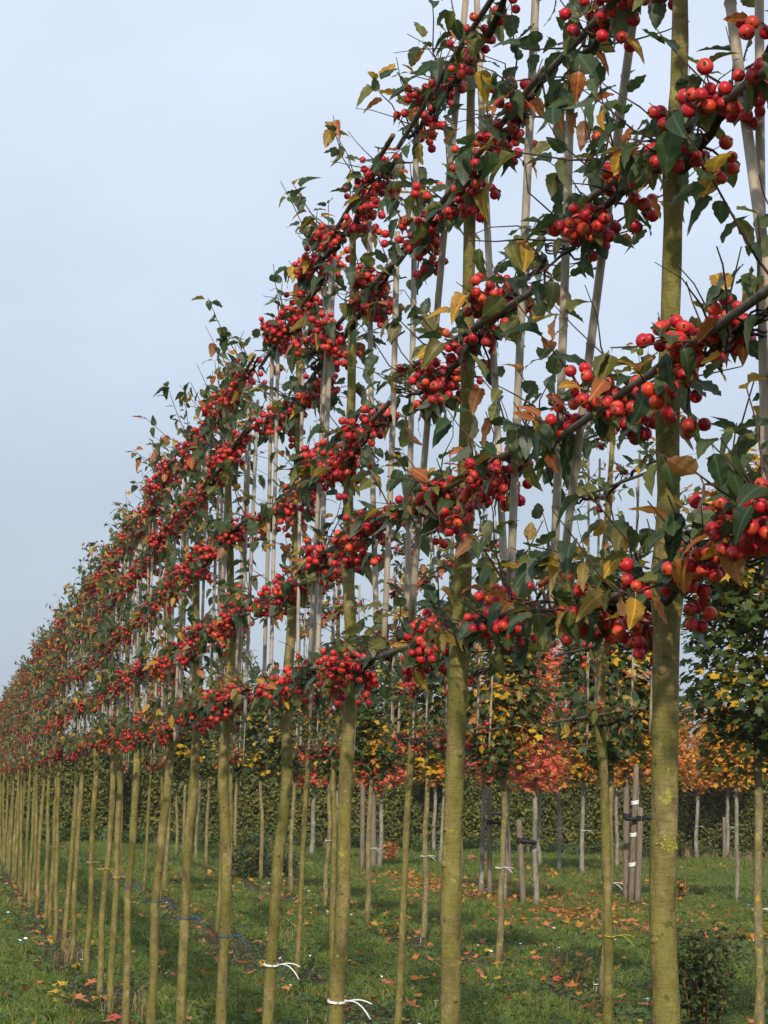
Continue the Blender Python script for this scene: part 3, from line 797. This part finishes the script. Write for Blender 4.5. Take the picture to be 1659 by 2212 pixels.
back = [ # px, py of the foot, palette, crown top, radius, bark, radius, label
    (1155, 1962, PK, 4.05, .46, 'bark_grey', .040, 'young tree with coral pink crown and whitish stem strapped to a stake'),
    (1090, 1948, PK, 3.6, .50, 'bark_grey', .038, 'young tree with red-pink crown standing behind a pale maple stem'),
    (1042, 1934, PU, 3.5, .50, 'bark_grey', .040, 'young tree with dark purple lower crown and grey stem strapped to a stake'),
    (1370, 1950, OR, 3.7, .55, 'bark_grey', .036, 'young orange and red tree held by three wooden stakes'),
    (1590, 1948, YO, 3.2, .60, 'bark_grey', .036, 'young tree with amber crown and mottled stem, dark beneath its leaves'),
    (1207, 1881, YO, 3.6, .75, 'bark_grey', .048, 'amber-crowned tree in front of the hedge with a slim dark stem'),
    (1259, 1891, YO, 3.5, .75, 'bark_grey', .048, 'amber-crowned tree with grey stem beside a slim dark-stemmed one'),
    (1166, 1874, OR, 3.6, .70, 'bark_grey', .045, 'orange-leaved tree standing far back behind the coral pink one'),
    (1505, 1859, OR, 4.6, .85, 'bark_grey', .055, 'orange and pink tree by the dry grass strip before the hedge'),
    (1570, 1859, YO, 4.2, .85, 'bark_grey', .055, 'golden tree with a short stake at its stem before the hedge'),
    (1335, 1880, YO, 3.4, .80, 'bark_grey', .045, 'golden orange tree far back behind the staked tree'),
    (940, 1842, OR, 3.6, .80, 'bark_grey', .055, 'orange tree with thin grey stem near the hedge'),
    (952, 1874, OR, 3.6, .62, 'bark_grey', .050, 'orange tree with pale leaning stem behind the lichen covered maple'),
    (820, 1880, PK, 3.3, .60, 'bark_grey', .048, 'small red-orange tree with whitish stem amid fallen leaves'),
    (672, 1850, PK, 3.3, .70, 'bark_grey', .060, 'small red tree with leaning pale stem far back'),
    (722, 1864, OR, 3.4, .65, 'bark_grey', .048, 'small orange tree with thin pale stem far back'),
    (425, 1842, YO, 3.6, .80, 'bark_grey', .05, 'amber tree near the hedge behind the blue-ribboned trunks'),
    (1440, 1868, OR, 4.2, .8, 'bark_grey', .05, 'orange tree before the hedge hidden behind the stoutest trunk'),
]
for i, (px, py, pal, zt, rad, bk, r0, lab) in enumerate(back):
    p = on_ground(px, py)
    ln = (0, 0)
    if px in (672, 820, 952): ln = (.03, 0)
    o = build_tree('autumn_tree', p, lab, 'tree', 'autumn coloured young trees in the back rows', 600+i, 1.78 if pal is PK else 2.0, zt, rad, pal, 2800 if p.y > 45 else 3600, .085 if p.y < 45 else .105, bk, r0, lean=ln)
    if px in (1207, 1259, 1505, 1570): link('ribbon_tie', RIB['white'], o, (0, 0, .95)).scale = (1.9, 1.9, 1.2)

# ------------------------------------------------------------------ stakes
def stake(foot, top, r_, label, strap=None, wraps=()):
    """foot, top in picture units; strap: (height, length, angle)"""
    a = on_ground(*foot); d = ray(*top); dist = (a-Vector((0, 0, CAMZ))).length
    b_ = Vector((0, 0, CAMZ))+d*dist*1.0
    k = (a.xy.length)/(b_.xy.length); b_ = Vector((b_.x*k, b_.y*k, CAMZ+(b_.z-CAMZ)*k))
    root = thing('tree_stake', a, label, 'stake', 'wooden tree stakes')
    v_ = np.array(b_-a); n = 9; u = np.linspace(-.03, 1, n)
    q = MB(); rr = np.full(n, r_); rr[-1] *= .86
    q.tube(v_*u[:, None], rr, 10, 0); link('post', q.mesh('stake_post', ['stake']), root)
    if strap:
        z, ln, ang, hh = strap; c_ = v_*(z/v_[2]); q = MB()
        for kk in np.linspace(-hh, hh, 4):
            an = np.linspace(0, 2*math.pi, 17)
            q.tube([(c_[0]+math.cos(t_)*(r_+.004), c_[1]+math.sin(t_)*(r_+.004), z+kk) for t_ in an], .010, 5, 0, cap=False)
        e_ = np.array((math.cos(ang)*ln, math.sin(ang)*ln, -.02))
        side = np.array((-math.sin(ang), math.cos(ang), 0))*(r_+.002)
        for sg in (-1, 1):
            q.tube([c_+side*sg, c_+side*sg*.6+e_*.5, c_+side*sg*.9+e_, c_+e_*1.12], [hh*.9]*4, 6, 0)
        link('rubber_strap', q.mesh('rubber_strap', ['black']), root)
    for z in wraps:
        c_ = v_*(z/v_[2]); q = MB(); an = np.linspace(0, 2*math.pi, 17)
        for kk in (-.02, 0, .02): q.tube([(c_[0]+math.cos(t_)*(r_+.006), c_[1]+math.sin(t_)*(r_+.006), z+kk+.01*math.cos(t_)) for t_ in an], .012, 5, 0, cap=False)
        link('wrap_tie', q.mesh('wrap_tie', ['rib_white']), root)
stake((1131, 1962), (1121, 1771), .045, 'short wooden stake strapped to the coral pink tree by black rubber', (.98, .20, -.1, .035))
stake((1101, 1899), (1095, 1745), .045, 'thin leaning stake with black strap behind a pale maple stem', (1.30, .3, 2.9, .04))
stake((1058, 1936), (1057, 1699), .042, 'straight stake with black strap between two grey stems', (1.2, .28, 0.1, .03))
stake((1352, 1950), (1353, 1660), .050, 'dark thick stake with black strap beside the white-wrapped one', (1.36, .35, -.05, .035))
stake((1363, 1954), (1375, 1650), .046, 'leaning grey stake wrapped with three white bands', None, (.62, 1.08, 1.58))
stake((1377, 1955), (1384, 1744), .048, 'short brown stake with black strap beside the white-wrapped one', (1.34, .2, 3.1, .03))
stake((1565, 1859), (1564, 1765), .05, 'short weathered stake at the golden tree before the hedge')
stake((782, 1880), (784, 1690), .05, 'weathered stake beside a spotted pale maple stem')
stake((806, 1880), (805, 1690), .07, 'grey post close behind a spotted pale maple stem')

# ------------------------------------------------------------------ shrubs
def shrub(name, foot, hgt, wid, n, lsize, mats_, label, seed, stems=9, stem_mat='rust'):
    rng = random.Random(seed); p = on_ground(*foot); root = thing(name, p, label, 'shrub')
    tips = []
    q = MB()
    for _ in range(stems):
        a_ = rng.uniform(0, 6.28); r_ = wid*.5*math.sqrt(rng.random())
        e_ = np.array((math.cos(a_)*r_, math.sin(a_)*r_, hgt*rng.uniform(.72, 1.0))); s0 = e_*np.array((.35, .35, 0))-np.array((0, 0, .02))
        md = (s0+e_)/2+np.array((rng.gauss(0, .02), rng.gauss(0, .02), 0)); tips.append((s0, md, e_))
        q.tube([s0, md, e_], [.007, .0055, .003], 5, 0, cap=False)
    link('stems', q.mesh('stems', [stem_mat]), root)
    q = MB()
    for k in range(n):
        s0, md, e_ = rng.choice(tips); u = rng.uniform(.12, 1.04)**.8
        c_ = s0*(1-u)**2+2*md*u*(1-u)+e_*u*u+np.array([rng.gauss(0, wid*.13) for _ in range(3)])
        if c_[2] < .03: c_[2] = .03+rng.random()*.1
        dd = nrm(np.array((rng.gauss(0, .7), rng.gauss(0, .7), rng.uniform(-.6, .3)))); nn = nrm(np.array((rng.gauss(0, .4), rng.gauss(-.1, .4), 1)))
        put(q, MAPLE[k % 3] if k % 2 else LEAF_LO[k % 3], c_, frame(dd, nn), lsize*rng.uniform(.6, 1.25), rng.choices(range(len(mats_)), [m_[1] for m_ in mats_])[0], rng.random())
    tag(link('foliage', q.mesh('foliage', [m_[0] for m_ in mats_]), root), kind='stuff')
shrub('shrub', (1522, 2250), .74, .46, 1700, .046, [('m_green', 9), ('olive', .6)], 'dark green leafy shrub with rusty stems beside the stoutest trunk', 701, 12)
shrub('shrub', (540, 1903), .72, .75, 900, .075, [('m_green', 9), ('green', 3)], 'low dark shrub behind the white-ribboned crab apple', 702)
shrub('shrub', (600, 1900), .50, .70, 700, .075, [('m_green', 9), ('green', 3)], 'dark bushy shrub with rust tinged leaves behind the front trunks', 703)
shrub('shrub', (1468, 1955), .42, .22, 110, .07, [('m_purple', 3), ('m_orange', 2), ('m_green', 2)], 'small red-brown seedling with one orange leaf near the stoutest trunk', 704, 4)
shrub('shrub', (842, 1862), .55, .3, 150, .09, [('m_pink', 3), ('m_orange', 2), ('m_purple', 2)], 'small red seedling bush amid fallen leaves', 705, 5)
shrub('shrub', (553, 1900), .6, .25, 130, .08, [('m_purple', 3), ('m_orange', 3)], 'thin russet seedling beside the dark bushy shrub', 706, 5)
shrub('shrub', (1225, 2130), .34, .5, 220, .042, [('green', 5), ('olive', 2)], 'sparse green weed clump between the pale maple stems', 707, 12)

# ------------------------------------------------------------------ hedge
def hedge():
    rng = np.random.default_rng(9); rp = random.Random(9)
    c_ = on_ground(PW/2, 1838); ax = Vector((c_.x, c_.y, 0)).normalized(); sd = Vector((ax.y, -ax.x, 0))
    root = thing('hedge', c_, 'tall clipped green hedge closing off the nursery behind the trees', 'hedge')
    W_, H_, D_ = 34.0, 3.1, 1.4
    def wpt(u, d, z): return np.array(sd)*u+np.array(ax)*d+np.array((0, 0, z))
    q = MB(); us = np.linspace(-W_/2, W_/2, 120); zs = np.linspace(-.05, H_-.15, 14); V = []
    for u in us:
        for z in zs: V.append(wpt(u, .25+rng.normal(0, .06), z))
    n = len(zs); Fc = []
    for i in range(len(us)-1):
        for j in range(n-1):
            a = i*n+j; Fc += [(a, a+n, a+n+1), (a, a+n+1, a+1)]
    q.add(V, Fc)
    Vt = [wpt(-W_/2, .25, H_-.15), wpt(W_/2, .25, H_-.15), wpt(W_/2, D_, H_-.15), wpt(-W_/2, D_, H_-.15), wpt(-W_/2, D_, -.05), wpt(W_/2, D_, -.05)]
    q.add(Vt, [(0, 1, 2), (0, 2, 3), (3, 2, 5), (3, 5, 4)])
    link('hedge_core', q.mesh('hedge_core', ['core']), root)
    q = MB()
    spray = (np.array([(0, 0, 0), (-.32, .35, .05), (0, .5, -.03), (.32, .35, .05), (-.22, .75, 0), (.22, .78, 0), (0, 1.05, -.05)]),
             np.array([(0, 2, 1), (0, 3, 2), (1, 2, 4), (2, 3, 5), (2, 6, 4), (2, 5, 6)]))
    ph = rng.uniform(0, 6.28, 8)
    for k in range(40000):
        u = rng.uniform(-W_/2, W_/2); z = H_*rng.random()**.95
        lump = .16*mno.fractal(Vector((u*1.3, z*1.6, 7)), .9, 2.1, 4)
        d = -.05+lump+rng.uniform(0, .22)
        p_ = wpt(u, d, z)
        dd = -np.array(ax)*rng.uniform(.2, 1)+np.array(sd)*rng.normal(0, .6)+np.array((0, 0, rng.normal(-.1, .6)))
        nn = np.array((0, 0, 1.0))*rng.uniform(.4, 1)-np.array(ax)*.6+rng.normal(0, .3, 3)
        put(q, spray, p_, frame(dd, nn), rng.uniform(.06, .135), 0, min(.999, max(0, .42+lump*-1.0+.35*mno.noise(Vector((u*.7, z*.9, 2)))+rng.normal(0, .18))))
    tag(link('foliage', q.mesh('foliage', ['hedge']), root), kind='stuff')
    return c_, ax, sd
HC, HAX, HSD = hedge()

# ------------------------------------------------------------------ grass, litter, weeds (too many to count)
SRC = bpy.data.collections.new('scatter_sources')
def tuft(seed, blades, hgt, k='grass', wid=.0032, spread=.035):
    rng = random.Random(seed); q = MB()
    for _ in range(blades):
        a_ = rng.uniform(0, 6.28); r_ = spread*math.sqrt(rng.random()); b0 = np.array((math.cos(a_)*r_, math.sin(a_)*r_, -.01))
        ln = hgt*rng.uniform(.55, 1.15); a2 = rng.uniform(0, 6.28); o_ = np.array((math.cos(a2), math.sin(a2), 0))*ln*rng.uniform(.15, .75)
        sd_ = np.array((-math.sin(a2), math.cos(a2), 0))*wid*rng.uniform(.7, 1.3)
        m1 = b0+o_*.35+np.array((0, 0, ln*.62)); e_ = b0+o_+np.array((0, 0, ln*rng.uniform(.7, 1.0)))
        q.add([b0-sd_, b0+sd_, m1+sd_*.8, m1-sd_*.8, e_], [(0, 1, 2), (0, 2, 3), (3, 2, 4)], 0, rng.random()*.35)
    return q.mesh('tuft', [k], False)
def clover(seed, n, k='green'):
    rng = random.Random(seed); q = MB()
    for _ in range(n):
        c_ = np.array((rng.gauss(0, .045), rng.gauss(0, .045), rng.uniform(.01, .05)))
        dd = nrm(np.array((rng.gauss(0, 1), rng.gauss(0, 1), .2))); nn = nrm(np.array((rng.gauss(0, .3), rng.gauss(0, .3), 1)))
        put(q, LEAF_LO[rng.randrange(3)], c_, frame(dd, nn), rng.uniform(.02, .045), 0, rng.random())
    return q.mesh('weed', [k])
def flat_leaf(k, sh, curl):
    q = MB(); Rm = frame((1, .2, .0), (0, 0, 1)); V, Fc = MAPLE[sh]; V = V.copy(); V[:, 2] = V[:, 2]*1.2+.12; q.add(V @ Rm.T, Fc, 0, 0.0); return q.mesh('fallen_leaf', [k])
def daisy(k):
    q = MB(); an = np.arange(8)*math.pi/4
    V = [(0, 0, .045)]+[(math.cos(a_)*.013, math.sin(a_)*.013, .047) for a_ in an]
    q.add(V, [(0, 1+i, 1+(i+1) % 8) for i in range(8)]); q.tube([(0, 0, 0), (0, 0, .045)], .0012, 3, 0, cap=False); return q.mesh('flower', [k])
def scatter(name, sources, pts, scales, seed, label, cat, tilt=.25):
    c_ = bpy.data.collections.new(name+'_sources')
    for i, me in enumerate(sources): c_.objects.link(bpy.data.objects.new('%s_source' % name, me))
    me = bpy.data.meshes.new(name); me.from_pydata(pts.tolist(), [], [])
    a = me.attributes.new('size', 'FLOAT', 'POINT'); a.data.foreach_set('value', scales.astype(np.float32))
    rng = np.random.default_rng(seed); rot = np.column_stack([rng.normal(0, tilt, len(pts)), rng.normal(0, tilt, len(pts)), rng.uniform(0, 6.28, len(pts))])
    a = me.attributes.new('turn', 'FLOAT_VECTOR', 'POINT'); a.data.foreach_set('vector', rot.astype(np.float32).ravel())
    a = me.attributes.new('pick', 'INT', 'POINT'); a.data.foreach_set('value', rng.integers(0, len(sources), len(pts)).astype(np.int32))
    o = link(name, me); tag(o, label, cat, kind='stuff')
    g = bpy.data.node_groups.new(name, 'GeometryNodeTree')
    g.interface.new_socket('Geometry', in_out='INPUT', socket_type='NodeSocketGeometry'); g.interface.new_socket('Geometry', in_out='OUTPUT', socket_type='NodeSocketGeometry')
    gi, go = g.nodes.new('NodeGroupInput'), g.nodes.new('NodeGroupOutput')
    ci = g.nodes.new('GeometryNodeCollectionInfo'); ci.inputs[0].default_value = c_; ci.inputs[1].default_value = True; ci.inputs[2].default_value = True
    ip = g.nodes.new('GeometryNodeInstanceOnPoints'); ip.inputs['Pick Instance'].default_value = True
    def attr(nm, dt):
        x = g.nodes.new('GeometryNodeInputNamedAttribute'); x.data_type = dt; x.inputs[0].default_value = nm; return x.outputs[0]
    g.links.new(gi.outputs[0], ip.inputs['Points']); g.links.new(ci.outputs[0], ip.inputs['Instance'])
    g.links.new(attr('size', 'FLOAT'), ip.inputs['Scale']); g.links.new(attr('turn', 'FLOAT_VECTOR'), ip.inputs['Rotation']); g.links.new(attr('pick', 'INT'), ip.inputs['Instance Index'])
    g.links.new(ip.outputs[0], go.inputs[0])
    md = o.modifiers.new('scatter', 'NODES'); md.node_group = g
    return o
YAW = math.atan2(M3[0][2]*-1, M3[1][2]*-1)              # heading of the view, clockwise from +Y
def field(n, r0, r1, half, seed, power=0.0):
    rng = np.random.default_rng(seed); u = rng.random(n); k = 2-power
    r_ = (r0**k+u*(r1**k-r0**k))**(1/k); a_ = YAW+rng.uniform(-half, half, n)
    return np.column_stack([np.sin(a_)*r_, np.cos(a_)*r_, np.full(n, -.008)]), r_
def soil(p):
    m_ = max(max(0, 1-max(0, abs(p[0]-X)-.05)/.55) for X in ROWX)
    return m_*.55+.5+.5*mno.fractal(Vector((p[0]*.9, p[1]*.9, 3.1)), 1.0, 2.0, 3)
pts, rr = field(100000, 9.5, 73, R(15), 21, 1.15)
keep = np.array([soil(p) < .80 for p in pts]); pts, rr = pts[keep], rr[keep]
lumps = np.array([.8+.9*max(0, mno.noise(Vector((p[0]*.8, p[1]*.8, 0)))+.25) for p in pts])
scatter('grass', [tuft(k, 16, .075 if k < 4 else .11) for k in range(6)], pts, lumps*np.interp(rr, [10, 70], [.9, 1.6]), 22, 'green grass between the tree rows', 'grass')
pts, rr = field(16000, 9.5, 60, R(15), 31, 1.1)
scatter('weeds', [clover(k, 14, 'weed' if k < 4 else 'olive') for k in range(5)], pts, np.random.default_rng(3).uniform(.7, 1.5, len(pts)), 32, 'low broad-leaved weeds in the grass', 'weeds')
rngL = np.random.default_rng(41)
LP = []
for X, dens, y0, y1, sp in ((1.18, 260, 10, 40, .5), (3.05, 160, 12, 40, .5), (5.1, 520, 13, 45, .7), (8.6, 1500, 26, 46, .9), (10.3, 500, 28, 46, .9), (12.9, 350, 40, 60, .9), (18.5, 350, 52, 62, 1.0)):
    LP.append(np.column_stack([rngL.normal(X, sp, dens), rngL.uniform(y0, y1, dens), rngL.uniform(.015, .06, dens)]))
LP = np.vstack(LP)
scatter('fallen_leaves', [flat_leaf(k, i % 3, 0) for i, k in enumerate(('m_yellow', 'm_orange', 'm_orange', 'orange', 'm_pink', 'orange'))], LP, rngL.uniform(.05, .12, len(LP)), 42, 'yellow, orange and brown fallen leaves on the grass', 'fallen leaves', .35)
pts, rr = field(260, 12, 45, R(12), 51, 1.0)
pts[:, 2] = .01
scatter('wildflowers', [daisy('petal_white'), daisy('petal_white'), daisy('petal_white'), daisy('petal_yellow')], pts, np.random.default_rng(5).uniform(.8, 1.7, len(pts)), 52, 'tiny white and yellow flowers dotted in the grass', 'flowers')
# dry grass: along the hedge foot and by some trunks
rngD = np.random.default_rng(61); DP = []
for u in rngD.uniform(6, 16, 200): q_ = HC+HSD*u-HAX*rngD.uniform(.2, 3.0); DP.append((q_.x, q_.y, 0))
for u in rngD.uniform(-14, 6, 30): q_ = HC+HSD*u-HAX*rngD.uniform(.1, 1.2); DP.append((q_.x, q_.y, 0))
DS = list(rngD.uniform(.7, 1.6, len(DP)))
WP = [HC+HSD*u-HAX*abs(rngD.normal(.2, .5)) for u in rngD.uniform(-16, 16, 420)]
scatter('hedge_weeds', [clover(k+20, 22, 'weed') for k in range(3)], np.array([(p.x, p.y, rngD.uniform(0, .25)) for p in WP]), rngD.uniform(2.0, 4.6, len(WP)), 71, 'leafy green weeds along the foot of the hedge', 'weeds', .5)
for px, py, n in ((312, 2205, 7), (150, 2090, 5), (625, 2040, 3), (48, 1965, 3), (1320, 1840, 6), (1430, 2020, 2)):
    g_ = on_ground(px, py)
    for _ in range(n): DP.append((g_.x+rngD.normal(0, .10), g_.y+rngD.normal(0, .15), 0)); DS.append(rngD.uniform(.6, 1.1))
scatter('dry_grass', [tuft(90+k, 9, .32, 'straw', .004, .05) for k in range(3)], np.array(DP), np.array(DS), 62, 'tufts of dry straw coloured grass', 'dry grass', .12)

# ------------------------------------------------------------------ autumn haze
q = MB(); B0, B1 = np.array((-1000., -400., -1.2)), np.array((1000., 1300., 5.2))
V = [[(B0, B1)[(k >> i) & 1][i] for i in range(3)] for k in range(8)]
q.add(V, [(0, 2, 3), (0, 3, 1), (4, 5, 7), (4, 7, 6), (0, 1, 5), (0, 5, 4), (2, 6, 7), (2, 7, 3), (0, 4, 6), (0, 6, 2), (1, 3, 7), (1, 7, 5)])
m = bpy.data.materials.new('haze'); m.use_nodes = True; t = m.node_tree; t.nodes.clear()
vo = t.nodes.new('ShaderNodeVolumePrincipled'); vo.inputs['Color'].default_value = (.95, .95, .93, 1); vo.inputs['Density'].default_value = .0004; vo.inputs['Anisotropy'].default_value = .2
t.links.new(vo.outputs[0], t.nodes.new('ShaderNodeOutputMaterial').inputs['Volume']); M['haze'] = m
tag(link('haze', q.mesh('haze', ['haze'], False)), 'thin pale autumn haze hanging over the nursery', 'haze', kind='stuff')
